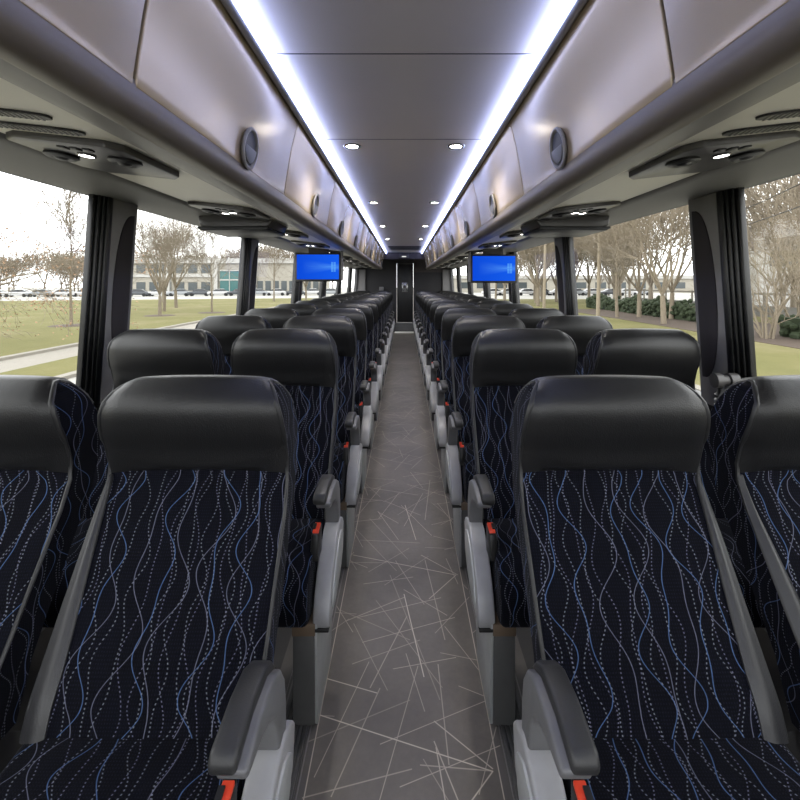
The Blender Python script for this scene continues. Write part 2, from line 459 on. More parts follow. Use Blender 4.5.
for S, side in SIDES:
    m = MB()
    m.extrude([(Y0, 0), (Y1, 0), (Y1, WIN_B), (Y0, WIN_B)], wp(S), -.06, 0)
    m.extrude([(Y0, WIN_T), (Y1, WIN_T), (Y1, 2.32), (Y0, 2.32)], wp(S), -.08, -.02)
    P0 = 1.72 if S < 0 else 1.595
    posts = [P0 + 1.66 * k for k in range(-2, 6)]
    for y in posts:
        m.extrude([(y + .06, WIN_B), (y + .27, WIN_B), (y + .27, WIN_T), (y + .06, WIN_T)], wp(S), -.05, -.002)
    m.extrude([(11.55, WIN_B), (Y1, WIN_B), (Y1, WIN_T), (11.55, WIN_T)], wp(S), -.06, 0)
    struct(m.build('wall_' + side, M['wall']))
    # grey lining of each pillar with its dark oval pad, and the ribbed black gasket on its near side
    for y in posts:
        m = MB()
        m.extrude([(y + .09, WIN_B), (y + .27, WIN_B), (y + .27, WIN_T), (y + .09, WIN_T)], wp(S), 0, .022)
        o = trim(m.build('pillar_lining', M['post'], bevel=.008, segs=3))
        pts = []
        y1 = y + .243
        for k in range(25):
            a = math.pi * k / 24
            pts.append((y1 - .112 * math.sin(a) ** .75, 1.205 + .335 * math.cos(a)))
        MB().extrude(pts, wp(S), .018, .026).build('oval_pad', M['pad_dark'], o, bevel=.002)
        m = MB()
        for k, (a, b, t) in enumerate(((0, .018, .010), (.020, .038, .017), (.041, .056, .023), (.059, .093, .028))):
            m.extrude([(y + a, WIN_B - .02), (y + b, WIN_B - .02), (y + b, WIN_T), (y + a, WIN_T)], wp(S), -.012, t)
        trim(m.build('gasket', M['gasket'], bevel=.004, segs=2))
    # lower gasket along the sill
    MBs = MB().extrude([(Y0, WIN_B - .03), (11.55, WIN_B - .03), (11.55, WIN_B + .02), (Y0, WIN_B + .02)], wp(S), -.05, .012)
    trim(MBs.build('sill', M['gasket'], bevel=.006))

wno = 0
for S, side in SIDES:
    P0 = 1.72 if S < 0 else 1.595
    edges = [(P0 + 1.66 * k + .27, P0 + 1.66 * (k + 1)) for k in range(-2, 5)] + [(P0 + 1.66 * 5 + .27, 11.55)]
    for a, b in edges:
        wno += 1
        m = MB().extrude([(a - .02, WIN_B - .01), (b + .01, WIN_B - .01), (b + .01, WIN_T + .01), (a - .02, WIN_T + .01)], wp(S), -.010, -.006)
        struct(m.build('window_%d' % wno, M['glass'], smooth=0))

# roof and ceiling lining
m = MB().box((-1.30, Y0, 2.30), (1.30, Y1, 2.36)); struct(m.build('roof', M['wall']))
m = MB().box((-.43, Y0, H_CEIL), (.43, 10.35, H_CEIL + .03)); ceil = struct(m.build('ceiling', M['ceiling']))
m = MB()
for k in range(-3, 2):
    y = 1.38 + .82 * k
    m.box((-.40, y - .002, H_CEIL - .0012), (.40, y + .002, H_CEIL + .001))
m.build('panel_seam', M['seam'], ceil)
m = MB().box((-1.25, 10.35, 1.93), (1.25, Y1, 1.98)); trim(m.build('rear_soffit', M['dark_panel']))
m = MB().box((-1.25, 10.36, 1.80), (1.25, 10.40, 2.3)); trim(m.build('rear_header', M['brown_panel']))
m = MB().box((-.30, 8.55, H_CEIL - .012), (.33, 9.35, H_CEIL))
for k in range(6): m.box((-.27, 8.62 + k * .12, H_CEIL - .018), (.30, 8.68 + k * .12, H_CEIL - .01))
tag(m.build('ceiling_hatch', M['psu'], bevel=.004), 'dark grey slatted hatch on the ceiling far down the aisle', 'hatch')

# front end of the coach, behind the camera: dashboard bulkhead and windscreen surround
m = MB().box((-1.32, Y0 - .06, 0), (1.32, Y0, .60)).box((-1.32, Y0 - .06, 1.95), (1.32, Y0, 2.36))
m.box((-1.32, Y0 - .06, .6), (-1.22, Y0, 1.95)).box((1.22, Y0 - .06, .6), (1.32, Y0, 1.95)); struct(m.build('wall_front', M['wall']))
struct(MB().box((-1.22, Y0 - .035, .6), (1.22, Y0 - .03, 1.95)).build('window_%d' % (wno + 1), M['glass'], smooth=0))

# overhead rack: bullnose, band, underside, header as long linings
RACK0, RACK1 = -1.5, 10.33
SEC_BULL = [(.500, 1.612), (.494, 1.598), (.494, 1.582), (.502, 1.567), (.520, 1.557), (.545, 1.556), (.562, 1.563), (.562, 1.60), (.53, 1.63), (.503, 1.63)]
SEC_BAND = [(.562, 1.566), (.60, 1.564), (.625, 1.568), (.625, 1.60), (.562, 1.60)]
def under(x): return 1.568 + (x - .62) * .111
SEC_UNDER = [(.625, 1.572), (.96, under(.96) + .003), (.96, 1.66), (.625, 1.62)]
SEC_HEAD = [(.955, under(.96) + .008), (.97, 1.600), (1.0, 1.596), (1.186, 1.588), (1.215, 1.588), (1.215, 1.68), (.955, 1.68)]
for S, side in SIDES:
    for nm, sec, mt in (('bullnose', SEC_BULL, 'bullnose'), ('band', SEC_BAND, 'rack_band'), ('underside', SEC_UNDER, 'rack'), ('header', SEC_HEAD, 'header')):
        trim(MB().extrude(sec, lambda p, t: (S * p[0], t, p[1]), RACK0, RACK1).build(nm, M[mt], smooth=40))
    # rounded rail under the ceiling edge
    trim(MB().tube([(S * .420, RACK0, 1.928), (S * .420, RACK1, 1.928)], .018, 14).build('rail', M['rail'], smooth=60))
    tag(MB().extrude([(.396, 1.9485), (.404, 1.9485), (.404, 1.914), (.396, 1.914)], lambda p, t: (S * p[0], t, p[1]), RACK0 + .02, RACK1 - .02).build('led_strip', M['led'], smooth=0),
        'glowing blue-white LED strip along the %s ceiling edge' % side, 'light strip')

# luggage bins
DOOR = [(.434, 1.932), (.452, 1.885), (.468, 1.82), (.481, 1.75), (.492, 1.68), (.498, 1.64), (.500, 1.616)]
BIN_EDGES = [-1.26, -.21, .84] + [.84 + 1.05 * k for k in range(1, 10)]
for S, side in SIDES:
    for k in range(1, len(BIN_EDGES) - 1):
        a, b = BIN_EDGES[k], BIN_EDGES[k + 1]
        lab = 'champagne luggage bin with round pull above the %s seats, %s from the front' % (side, ORD[k - 1])
        t = thing('luggage_bin', lab, 'luggage bin', (S * .5, (a + b) / 2, 1.62), 0, 'overhead luggage bins on the %s' % side)
        loc = Vector(t.location)
        L = b - a
        f = lambda p, y: (S * p[0] - loc.x, y, p[1] - loc.z)
        inner = [(x + .016, h) for x, h in DOOR]
        MB().extrude([(.452, 1.935)] + [(x + .018, h) for x, h in DOOR[1:]] + [(.53, 1.625), (1.12, 1.69), (1.12, 1.935)], f, -L/2 + .0005, L/2 - .0005).build('bin_body', M['black'], t)
        m = MB().extrude(DOOR + inner[::-1], f, -L/2 + .005, L/2 - .005)
        d = m.build('door', M['bin'], t, smooth=50, bevel=.003, bevel_angle=60)
        # round recessed pull
        hy = 1.42 - .84 - .525
        x0, h0 = .4865, 1.675 - .003
        n = Vector((-S * .985, 0, -.15)).normalized(); upv = Vector((S * -.15, 0, .985)).normalized()
        if n.dot(upv): upv = (upv - n * n.dot(upv)).normalized()
        o = Vector((S * x0 - loc.x, hy, h0 - loc.z))
        ring = MB().lathe([(.052, -.004), (.062, -.002), (.066, .004), (.064, .008), (.056, .009), (.052, .004), (.052, -.004)], 32, o, n, upv, False)
        h = ring.build('handle', M['rack_band'], t, smooth=60)
        MB().lathe([(.053, -.002), (.053, .002)], 28, o, n, upv).build('recess', M['black'], h, smooth=30)
        e = n.cross(upv)
        pts = [(.049 * math.cos(q), .049 * math.sin(q)) for q in [math.pi + math.pi * j / 16 for j in range(17)]]
        MB().extrude(pts, lambda p, tt: tuple(o + e * p[0] + upv * (p[1] + .004) + n * tt), .001, .008).build('pull_tab', M['grey_plastic'], h, bevel=.002)

# downlights
for S, side in SIDES:
    for k in range(6):
        y = 2.31 + 1.62 * k
        t = thing('ceiling_light', 'small round downlight in the ceiling beside the %s LED strip, %s along the aisle' % (side, ORD[k]), 'ceiling light', (S * .265, y, H_CEIL), 0, 'ceiling downlights')
        MB().lathe([(.030, -.001), (.034, -.006), (.042, -.006), (.046, 0)], 24, (0, 0, 0)).build('trim_ring', M['chrome'], t, smooth=60)
        MB().lathe([(0.0001, -.004), (.022, -.0038), (.030, -.002)], 20, (0, 0, 0)).build('lens', M['lamp'], t, smooth=60, recalc=False)
        ld = bpy.data.lights.new('downlight_beam', 'SPOT'); ld.energy = 15; ld.color = (1, .94, .85); ld.spot_size = math.radians(130); ld.spot_blend = .7; ld.shadow_soft_size = .03
        lo = bpy.data.objects.new('downlight_beam', ld); col.objects.link(lo); lo.parent = t; lo.location = (0, 0, -.02)

# overhead service panels with reading lights and air nozzles
def service_panel(S, side, k, y):
    t = thing('service_panel', 'overhead panel with reading lights and air nozzles above the %s seats, %s from the front' % (side, ORD[k]), 'service panel', (S * .80, y, under(.80)), 0, 'overhead service panels on the %s' % side)
    f3 = lambda x, yy, dz: (S * (x - .80), yy, (x - .80) * .111 - dz)
    pl = [(.66, -.10), (.69, -.13), (.90, -.13), (.945, -.10), (.945, .15), (.90, .20), (.69, .20), (.66, .16)]
    MB().extrude(pl, lambda p, tt: f3(p[0], p[1], tt), -.01, .014).build('housing', M['psu'], t, bevel=.006, segs=2)
    nv = (S * .11, 0, -1)
    for q, (x, yy) in enumerate(((.715, -.01), (.885, .0))):
        MB().lathe([(.038, 0), (.040, .008), (.030, .014), (.018, .010), (.012, .016), (.0001, .017)], 20, f3(x, yy, .012), nv).build('air_nozzle', M['black'], t, smooth=50)
    for q, (x, yy) in enumerate(((.80, -.03),) if k == 0 else ((.775, -.02), (.83, .035))):
        r = MB().lathe([(.020, 0), (.022, .006), (.017, .007), (.017, .002)], 18, f3(x, yy, .012), nv, None, False).build('light_ring', M['chrome'], t, smooth=50)
        MB().lathe([(.0001, .0065), (.017, .006)], 18, f3(x, yy, .012), nv).build('lens', M['reading'], r, smooth=0, recalc=False)
    m = MB()
    for q in range(3):
        x = .745 + q * .03
        m.hexa([f3(x + a, -.10 + b, .013 + c) for c in (0, .005) for a, b in ((0, 0), (.02, 0), (.02, .022), (0, .022))])
    m.build('button', M['black'], t, bevel=.002)
    return t
def add_grille(t, S, ys):
    for y in ys:
        f3 = lambda x, yy, dz: (S * (x - .80), yy, (x - .80) * .111 - dz)
        pts = []
        for j in range(24):
            a = 2 * math.pi * j / 24
            pts.append((.815 + .115 * (abs(math.cos(a)) ** .5) * (1 if math.cos(a) > 0 else -1), y + .020 * (abs(math.sin(a)) ** .7) * (1 if math.sin(a) > 0 else -1)))
        g = MB().extrude(pts, lambda p, tt: f3(p[0], p[1], tt), -.012, .0015).build('air_grille', M['black'], t)
        m = MB()
        for j in range(16):
            x = .715 + j * .0122
            m.hexa([f3(x + a + s_, y + b, c) for c in (.001, .003) for a, b, s_ in ((0, -.017, 0), (.005, -.017, 0), (.005, .017, .008), (0, .017, .008))])
        m.build('slats', M['psu'], g)
for S, side in SIDES:
    for k in range(10):
        y = 1.17 + .9 * k
        t = service_panel(S, side, k, y)
        if k == 0: add_grille(t, S, (-.180, -.275))
    # flat dark console hanging under the rack just past the second service panel
    t = thing('overhead_console', 'flat black console box hanging under the %s luggage rack' % side, 'console', (S * .86, 2.47, 1.57), 0)
    m = MB().extrude([(.67, 1.575), (.70, 1.532), (1.0, 1.528), (1.05, 1.545), (1.055, 1.60), (.95, 1.605)], lambda p, y: (S * (p[0] - .86), y, p[1] - 1.57), -.16, .16)
    m.build('housing', M['psu'], t, bevel=.01, segs=3)
    m = MB().extrude([(.69, 1.530), (.71, 1.521), (1.03, 1.517), (1.055, 1.530), (1.05, 1.538), (.70, 1.54)], lambda p, y: (S * (p[0] - .86), y, p[1] - 1.57), -.17, .17)
    m.build('lower_lip', M['black'], t, bevel=.003)

# drop-down monitors
for S, side in SIDES:
    x0, x1 = (-1.085, -.63) if S < 0 else (.665, 1.125)
    zb = 1.265 if S < 0 else 1.25
    cx = (x0 + x1) / 2
    t = thing('television_monitor', 'flat monitor with glowing blue screen hanging under the %s rack' % side, 'monitor', (cx, 4.5, zb))
    w = (x1 - x0) / 2
    MB().box((-w, 0, 0), (w, .035, .285)).build('casing', M['black'], t, bevel=.006)
    m = MB(); b = .018
    m.v = [(-w + b, -.002, .022), (w - b, -.002, .022), (w - b, -.002, .268), (-w + b, -.002, .268), (-w + b, .003, .022), (w - b, .003, .022), (w - b, .003, .268), (-w + b, .003, .268)]
    m.face((0, 1, 2, 3), [(0, 0), (1, 0), (1, 1), (0, 1)])
    for q in ((0,4,5,1),(1,5,6,2),(2,6,7,3),(3,7,4,0),(4,7,6,5)): m.face(q, [(.02, .02)] * 4)
    m.build('screen', M['screen'], t, smooth=0)
    e = -S * w
    MB().box((min(e, e - S * .022), .002, .01), (max(e, e - S * .022), .03, .31)).build('mounting_arm', M['post'], t, bevel=.003)
    MB().box((-.10, .03, .02), (.10, .07, .345)).build('bracket', M['psu'], t, bevel=.005)

# ---------------------------------------------------------------- rear bulkhead
m = MB().box((-1.25, Y1, 0), (-.19, Y1 + .05, 2.3)).box((.245, Y1, 0), (1.25, Y1 + .05, 2.3)).box((-.19, Y1, 1.76), (.245, Y1 + .05, 2.3)).box((-.19, Y1, 0), (.245, Y1 + .05, .22))
struct(m.build('wall_rear', M['dark_panel']))
d = struct(MB().box((-.165, Y1 + .012, .225), (.22, Y1 + .045, 1.745)).build('door_1', M['black'], bevel=.004))
MB().box((-.185, Y1 - .012, .22), (-.165, Y1 + .02, 1.765)).box((.22, Y1 - .012, .22), (.24, Y1 + .02, 1.765)).box((-.185, Y1 - .012, 1.745), (.24, Y1 + .02, 1.765)).build('door_frame', M['frame_dark'], d)
h = MB().box((-.055, Y1 - .002, 1.01), (.10, Y1 + .02, 1.265)).build('lock_plate', M['chrome'], d, bevel=.004)
MB().lathe([(.03, 0), (.03, .02), (.045, .025), (.045, .035), (.0001, .038)], 18, (.02, Y1 - .001, 1.15), (0, -1, 0)).build('knob', M['psu'], h, smooth=50)
trim(MB().box((.26, Y1 - .03, 1.53), (1.18, Y1, 1.92)).build('upper_panel', M['brown_panel'], bevel=.005))
for S, side in SIDES:
    trim(MB().box((min(S * 1.0, S * 1.22), Y1 - .10, 0), (max(S * 1.0, S * 1.22), Y1, 1.6)).build('corner_column', M['post'], bevel=.01))
m = MB().box((-.30, 11.55, 0), (.32, Y1, .215)); trim(m.build('rear_step', M['wall'], bevel=.005))
tag(MB().box((-.235, 11.25, 0), (.245, 11.545, .012)).build('step_strip', M['step'], bevel=.003), 'edging strip across the aisle at the rear step painted white for light on it', 'edging strip')  # bright white colour stands in for light on the step edge
tag(MB().box((-.64, Y1 - .07, 1.05), (-.53, Y1, 1.15)).build('wall_unit', M['grey_plastic'], bevel=.01), 'small pale grey box on the dark rear bulkhead beside the door', 'wall unit')
t = thing('exit_lamp', 'small dim lamp on the dark header above the rear door', 'lamp', (.0, 10.36, 1.83))
MB().box((-.11, -.05, 0), (.11, 0, .09)).build('housing', M['psu'], t, bevel=.006)
MB().box((-.05, -.055, .012), (.05, -.048, .035)).build('lens', emit('dim_lamp', (1, .97, .9, 1), .8), t, bevel=.002)

# ribbed floor tracks on each side of the aisle
for S, side in SIDES:
    m = MB()
    m.box((min(S * .268, S * .345), Y0 + .05, 0), (max(S * .268, S * .345), 11.2, .004))
    for k in range(6):
        x = .272 + k * .0125
        m.box((min(S * x, S * (x + .006)), Y0 + .05, .003), (max(S * x, S * (x + .006)), 11.2, .009))
    trim(m.build('floor_track', M['track']))

# ---------------------------------------------------------------- seats
FRONT0 = [(.40, -.132), (.46, -.108), (.52, -.085), (.58, -.060), (.65, -.034), (.715, -.011), (.79, .018), (.842, .034), (.88, .028), (.915, .008), (.945, -.008), (.975, -.020), (1.005, -.027), (1.029, -.026), (1.045, -.012), (1.057, .006), (1.063, .022)]
BACK0 = [(.40, -.02), (.45, .0), (.60, .05), (.72, .09), (.772, .112), (.844, .126), (.93, .124), (.979, .104), (1.02, .082), (1.045, .064), (1.057, .050), (1.063, .036)]
WID0 = [(.40, .200), (.60, .203), (.78, .203), (.86, .198), (.90, .199), (.95, .199), (1.0, .194), (1.025, .187), (1.045, .177), (1.057, .166), (1.063, .156)]
LEV0 = [.40, .43, .46, .50, .54, .58, .62, .66, .70, .74, .78, .81, .842, .862, .88, .90, .915, .93, .945, .96, .975, .99, 1.005, 1.018, 1.029, 1.038, 1.045, 1.052, 1.057, 1.061, 1.063]
# lower the upper part a little
dn = lambda h: h - .025 * max(0, min(1, (h - .60) / .25))
FRONT = [(dn(h), y) for h, y in FRONT0]; BACK = [(dn(h), y) for h, y in BACK0]; WID = [(dn(h), y) for h, y in WID0]; LEV = [dn(h) for h in LEV0]
HB, HT = dn(.868), dn(1.058)
def fpos(h, s, off=0.0):
    w = interp(WID, h); y = interp(FRONT, h) + lean(h)
    d = .012 * (1 - s * s) * (1 if h > .855 else .4)
    e = .004
    ny, nh = -(1.0), (interp(FRONT, h + e) + lean(h + e) - interp(FRONT, h - e) - lean(h - e)) / (2 * e)
    l = math.hypot(ny, nh); ny, nh = ny / l, nh / l
    lift = .005 * (1 - s * s) * max(0, (h - .955) / .083)
    return (s * w, y - d + ny * off, h + lift + nh * off)
def bpos(h, s, off=0.0):
    w = interp(WID, h); y = interp(BACK, h) + lean(h)
    lift = .005 * (1 - s * s) * max(0, (h - .955) / .083)
    return (s * w, y + off, h + lift)

def make_seat(sx, aisle, wings):
    """sx: +1 when the aisle lies towards +x; wings: sides (in aisle-positive terms) that carry a leather wing"""
    root = thing('passenger_seat', 'coach seat', 'seat')
    X = lambda p: (sx * p[0], p[1], p[2])
    u0 = .37 * sx + (.5 if aisle else 0)
    ns = 12; SS = [-1 + 2 * i / ns for i in range(ns + 1)]
    # fabric backrest body
    m = MB(); n = len(LEV); w = ns + 1
    for h in LEV:
        m.v += [X(fpos(h, s)) for s in SS] + [X(bpos(h, s)) for s in SS]
    row = 2 * w
    for j in range(n - 1):
        a, b = j * row, (j + 1) * row
        for i in range(ns):
            uvq = [(SS[k] * .205 + u0, LEV[l]) for k, l in ((i, j), (i+1, j), (i+1, j+1), (i, j+1))]
            m.face([a+i, a+i+1, b+i+1, b+i], uvq)
            m.face([a+w+i+1, a+w+i, b+w+i, b+w+i+1], uvq)
        for i in (0, ns):
            ids = [a+i, a+w+i, b+w+i, b+i]
            m.face(ids, [(m.v[q][1] * 1.0 + u0 + 1.7 + i * .1, m.v[q][2]) for q in ids])
    a = 0; m.face(list(range(0, w)) + list(range(2 * w - 1, w - 1, -1)))
    a = (n - 1) * row
    for i in range(ns): m.face([a+i, a+i+1, a+w+i+1, a+w+i])
    m.build('backrest', M['fabric'], root, smooth=50)
    # leather headrest: from the neck over the crest to the back
    T = []
    for k in range(15): T.append(('f', HB + (HT - HB) * (k / 14)))
    T += [('f', 1.038), ('b', 1.038), ('b', 1.030), ('b', 1.015), ('b', .995), ('b', .97)]
    def hp(u, v, off):
        s = -1 + 2 * u; k = v * (len(T) - 1); i = min(int(k + 1e-6), len(T) - 1); kind, h = T[i]
        edge = min(1, (1 - abs(s)) / .12); o = off * (.35 + .65 * edge ** .5)
        if kind == 'f':
            if i < 2: h -= .010 * (abs(s) ** 3) - .0
            p = list(fpos(h, s, o if i > 0 else o * .35))
            if h > 1.025: p[2] += .3 * o
        else:
            p = list(bpos(h, s, o * (.3 if h > 1.035 else .9))); p[2] += o * (.9 if h > 1.025 else .3)
        p[0] *= 1 + (.004 if off > 0 else 0)
        return X(p)
    m = MB().shell(lambda u, v: hp(u, v, .011), lambda u, v: hp(u, v, -.004), 20, len(T) - 1)
    m.build('headrest', M['leather'], root, smooth=60)
    # piping on both front edges
    for s in (-1, 1):
        path = [X((lambda q: (q[0] * 1.01, q[1] - .001, q[2]))(fpos(h, s))) for h in LEV[2:]]
        path += [X(bpos(h, s)) for h in (1.038,)]
        MB().tube(path, lambda q: .0042 + .0016 * (q > .55), 6).build('piping', M['piping'], root, smooth=60)
    for s in wings:
        def wg(u, v, off):
            h = .83 - .375 * v; ww = (.006 + .034 * min(1, v * 1.3) ** .9) / .205
            ss = s * (1.0 - ww * u)
            bul = .007 * math.sin(math.pi * min(1, max(0, u))) + .004
            p = list(fpos(h, ss, (bul if off else -.003)))
            if off and u == 0: p[0] += s * .004
            return X(p)
        MB().shell(lambda u, v: wg(u, v, 1), lambda u, v: wg(u, v, 0), 6, 18).build('side_bolster', M['wing'], root, smooth=60)
    # plastic shell behind
    m = MB().shell(lambda u, v: X(bpos(.44 + .51 * v, (-1 + 2 * u) * .94, .016)), lambda u, v: X(bpos(.44 + .51 * v, (-1 + 2 * u) * .97, -.004)), 8, 12)
    m.build('back_shell', M['shell'], root, smooth=60)
    # cushion
    prof = [(-.04, .445), (-.11, .462), (-.20, .456), (-.28, .446), (-.325, .430), (-.355, .400), (-.368, .36), (-.366, .32), (-.352, .285), (-.30, .27), (-.04, .285)]
    m = MB()
    def cf(p, t): return X((t, p[0], p[1] - .0))
    m.extrude(prof, cf, -.20, .196)
    for u in m.u:
        if u: u[:] = [(a + u0 + .33, b) for a, b in u]
    m.build('seat_cushion', M['fabric'], root, bevel=.016, segs=3, smooth=60, bevel_angle=50)
    if aisle:
        # side shroud
        sp = [(-.055, .440), (-.10, .460), (-.155, .455), (-.215, .430), (-.27, .392), (-.312, .345), (-.333, .300), (-.335, .272), (-.285, .268), (-.20, .278), (-.11, .305), (-.05, .355), (-.035, .42)]
        ex = lambda p, t: X((t, p[0], p[1]))
        pn = MB().extrude(sp, ex, .206, .258).build('side_panel', M['alu'], root, bevel=.007, segs=3, smooth=50)
        cen = (sum(p[0] for p in sp) / len(sp), sum(p[1] for p in sp) / len(sp))
        small = [(cen[0] + (p[0] - cen[0]) * .72, cen[1] + (p[1] - cen[1]) * .72) for p in sp]
        MB().extrude(small, ex, .250, .263).build('cover_plate', M['plate_and_lit_leg'], pn, bevel=.004, segs=2)
        MB().box((min(sx * .204, sx * .255), -.336, .262), (max(sx * .204, sx * .255), -.27, .272)).build('lower_edge', M['black'], pn, bevel=.002)
        # armrest
        arm = [(-.282, .578), (-.288, .596), (-.22, .610), (-.15, .606), (-.112, .586), (-.088, .550), (-.078, .50), (-.078, .440), (-.125, .440), (-.130, .495), (-.148, .532), (-.178, .556), (-.22, .570)]
        ar = MB().extrude(arm, ex, .207, .252).build('armrest', M['grey_plastic'], root, bevel=.006, segs=3, smooth=50)
        padp = [(-.288, .588), (-.292, .606), (-.282, .619), (-.21, .627), (-.15, .622), (-.115, .604), (-.092, .576), (-.105, .570), (-.14, .594), (-.22, .598)]
        MB().extrude(padp, ex, .198, .238).build('armrest_pad', M['pad'], ar, bevel=.007, segs=3, smooth=50)
        # buckle
        bk = MB().hexa([X(q) for q in ((.186, -.275, .42), (.212, -.275, .42), (.212, -.215, .42), (.186, -.215, .42), (.188, -.262, .492), (.210, -.262, .492), (.210, -.205, .500), (.188, -.205, .500))]).build('seat_belt_buckle', M['black'], root, bevel=.004)
        rb = MB()
        rb.hexa([X(q) for q in ((.190, -.256, .490), (.209, -.256, .490), (.209, -.214, .496), (.190, -.214, .496), (.190, -.254, .499), (.209, -.254, .499), (.209, -.214, .504), (.190, -.214, .504))])
        rb.build('release_button', M['red'], bk, bevel=.002)
        MB().hexa([X(q) for q in ((.188, -.246, .497), (.198, -.246, .497), (.198, -.224, .501), (.188, -.224, .501), (.188, -.246, .5035), (.198, -.246, .5035), (.198, -.224, .5065), (.188, -.224, .5065))]).build('belt_slot', M['black'], bk)
        # pedestal
        lg = MB().extrude([(-.335, .285), (-.03, .30), (-.10, 0.0), (-.325, 0.0)], ex, .212, .222).build('leg', M['plate_and_lit_leg'], root, bevel=.003)  # light on the leg's aisle face is put into this paler silver
        MB().box((min(sx * .148, sx * .213), -.335, 0.004), (max(sx * .148, sx * .213), -.10, .258)).build('leg_front', M['leg_dark'], lg, bevel=.005)  # front of the same leg, painted darker than its lit aisle face
        MB().box((min(sx * .146, sx * .215), -.337, .252), (max(sx * .146, sx * .215), -.10, .286)).build('cap', M['brown'], lg, bevel=.003)
    else:
        MB().box((min(sx * -.19, sx * .268), -.33, .275), (max(sx * -.19, sx * .268), -.03, .40)).build('base_frame', M['black'], root, bevel=.01)
        MB().box((-.03, -.30, 0), (.03, -.10, .275)).build('leg', M['leg_dark'], root, bevel=.006)
        MB().box((min(-sx * .23, 0), -.22, .23), (max(-sx * .23, 0), -.16, .27)).build('wall_bracket', M['leg_dark'], root, bevel=.005)
    return root

XA, XW = .465, .922
PROTO = {(-1, 1): make_seat(1, True, (-1,)), (-1, 0): make_seat(1, False, ()), (1, 1): make_seat(-1, True, (-1,)), (1, 0): make_seat(-1, False, (1,))}
ROWS = 14
used = set()
for k in range(ROWS):
    for S, side in SIDES:
        for ais in (1, 0):
            y = .90 + .705 * k
            if ais: lab = 'black leather and blue-patterned coach seat by the aisle, %s side, %s row from the front' % (side, ORD[k])
            else: lab = 'black leather and blue-patterned coach seat by the %s windows, %s row from the front' % (side, ORD[k])
            grp = '%s seats on the %s' % ('aisle' if ais else 'window', side)
            loc = (S * ((XA if k == 0 else .455) if ais else XW), y, -.015 if (k == 0) else 0)
            loc = (S * ((XA if k == 0 else .455) if ais else (.955 if k == 0 else .917)), y, 0)
            p = PROTO[(S, ais)]
            sc = (1, 1, .985) if k == 0 else (.955, 1, 1.02)
            if (S, ais) in used: dup(p, loc, 0, lab, grp, sc)
            else:
                used.add((S, ais)); p.location = loc; p.scale = sc; p['label'] = lab; p['group'] = grp

# black ribbed bellows with clamp head beside the first right pillar
t = thing('ribbed_bellows', 'black ribbed bellows with clamp head on the right wall by the first pillar', 'bellows', (1.14, 1.60, .70))
prof = []
for k in range(9):
    prof += [(.030, k * .018), (.036, k * .018 + .005), (.036, k * .018 + .009), (.029, k * .018 + .014)]
MB().lathe([(.034, -.02)] + prof + [(.026, .165), (.026, .19)], 20, (0, 0, 0)).build('bellows', M['black'], t, smooth=40)
c = MB().lathe([(.018, -.045), (.026, -.043), (.026, -.02), (.019, -.016), (.019, .004), (.026, .006), (.026, .036), (.018, .038)], 18, (0, 0, .205), (1, 0, 0)).build('clamp_head', M['psu'], t, smooth=40)
MB().tube([(.034, -.02, .20), (.038, -.022, .17), (.034, -.022, .13)], .005, 8).build('lever', M['chrome'], c)
MB().box((-.03, -.02, -.05), (.085, .03, -.018)).build('bracket', M['black'], t, bevel=.004)

# ---------------------------------------------------------------- outside
G = EYE - 2.70
struct(MB().box((-260, -60, G - .3), (260, 260, G)).build('ground', M['asphalt']))
def slab(name, poly, h, mt, z0=None):
    return struct(MB().extrude(poly, lambda p, t: (p[0], p[1], t), G - .02, G + h).build(name, M[mt], smooth=0))
slab('lawn', [(-14.1, -40), (-14.1, 81), (-31.6, 76), (-58, 68), (-120, 49), (-160, 20), (-160, -40)], .03, 'grass')
slab('lawn', [(-9.7, -40), (-9.7, 90), (-12.0, 90), (-12.0, -40)], .03, 'grass')
slab('footpath', [(-12.0, -40), (-12.0, 90), (-13.85, 90), (-13.85, -40)], .02, 'concrete')
slab('kerb', [(-13.85, -40), (-13.85, 81), (-14.15, 81), (-14.15, -40)], .12, 'concrete')
slab('kerb', [(-9.45, -40), (-9.45, 90), (-9.75, 90), (-9.75, -40)], .10, 'concrete')
slab('lawn', [(7.5, -40), (7.5, 75), (15.6, 75), (16.0, 30), (16.0, -40)], .03, 'grass')
slab('lawn', [(15.6, 46), (15.6, 75), (40, 75), (40, 46)], .03, 'grass')
slab('mulch_bed', [(16.0, -40), (16.0, 30), (15.7, 46), (24, 46), (24, -40)], .05, 'mulch')
slab('lawn', [(24, -40), (24, 46), (34, 46), (34, -40)], .03, 'grass')
slab('kerb', [(7.2, -40), (7.2, 75), (7.5, 75), (7.5, -40)], .10, 'concrete')

def tubes_mesh(segs):
    m = MB()
    for p, q, r0, r1 in segs:
        n = 6 if r0 > .05 else (4 if r0 > .015 else 3)
        m.tube([p, q], (lambda t, a=r0, b=r1: a + (b - a) * t), n, cap=False)
    return m

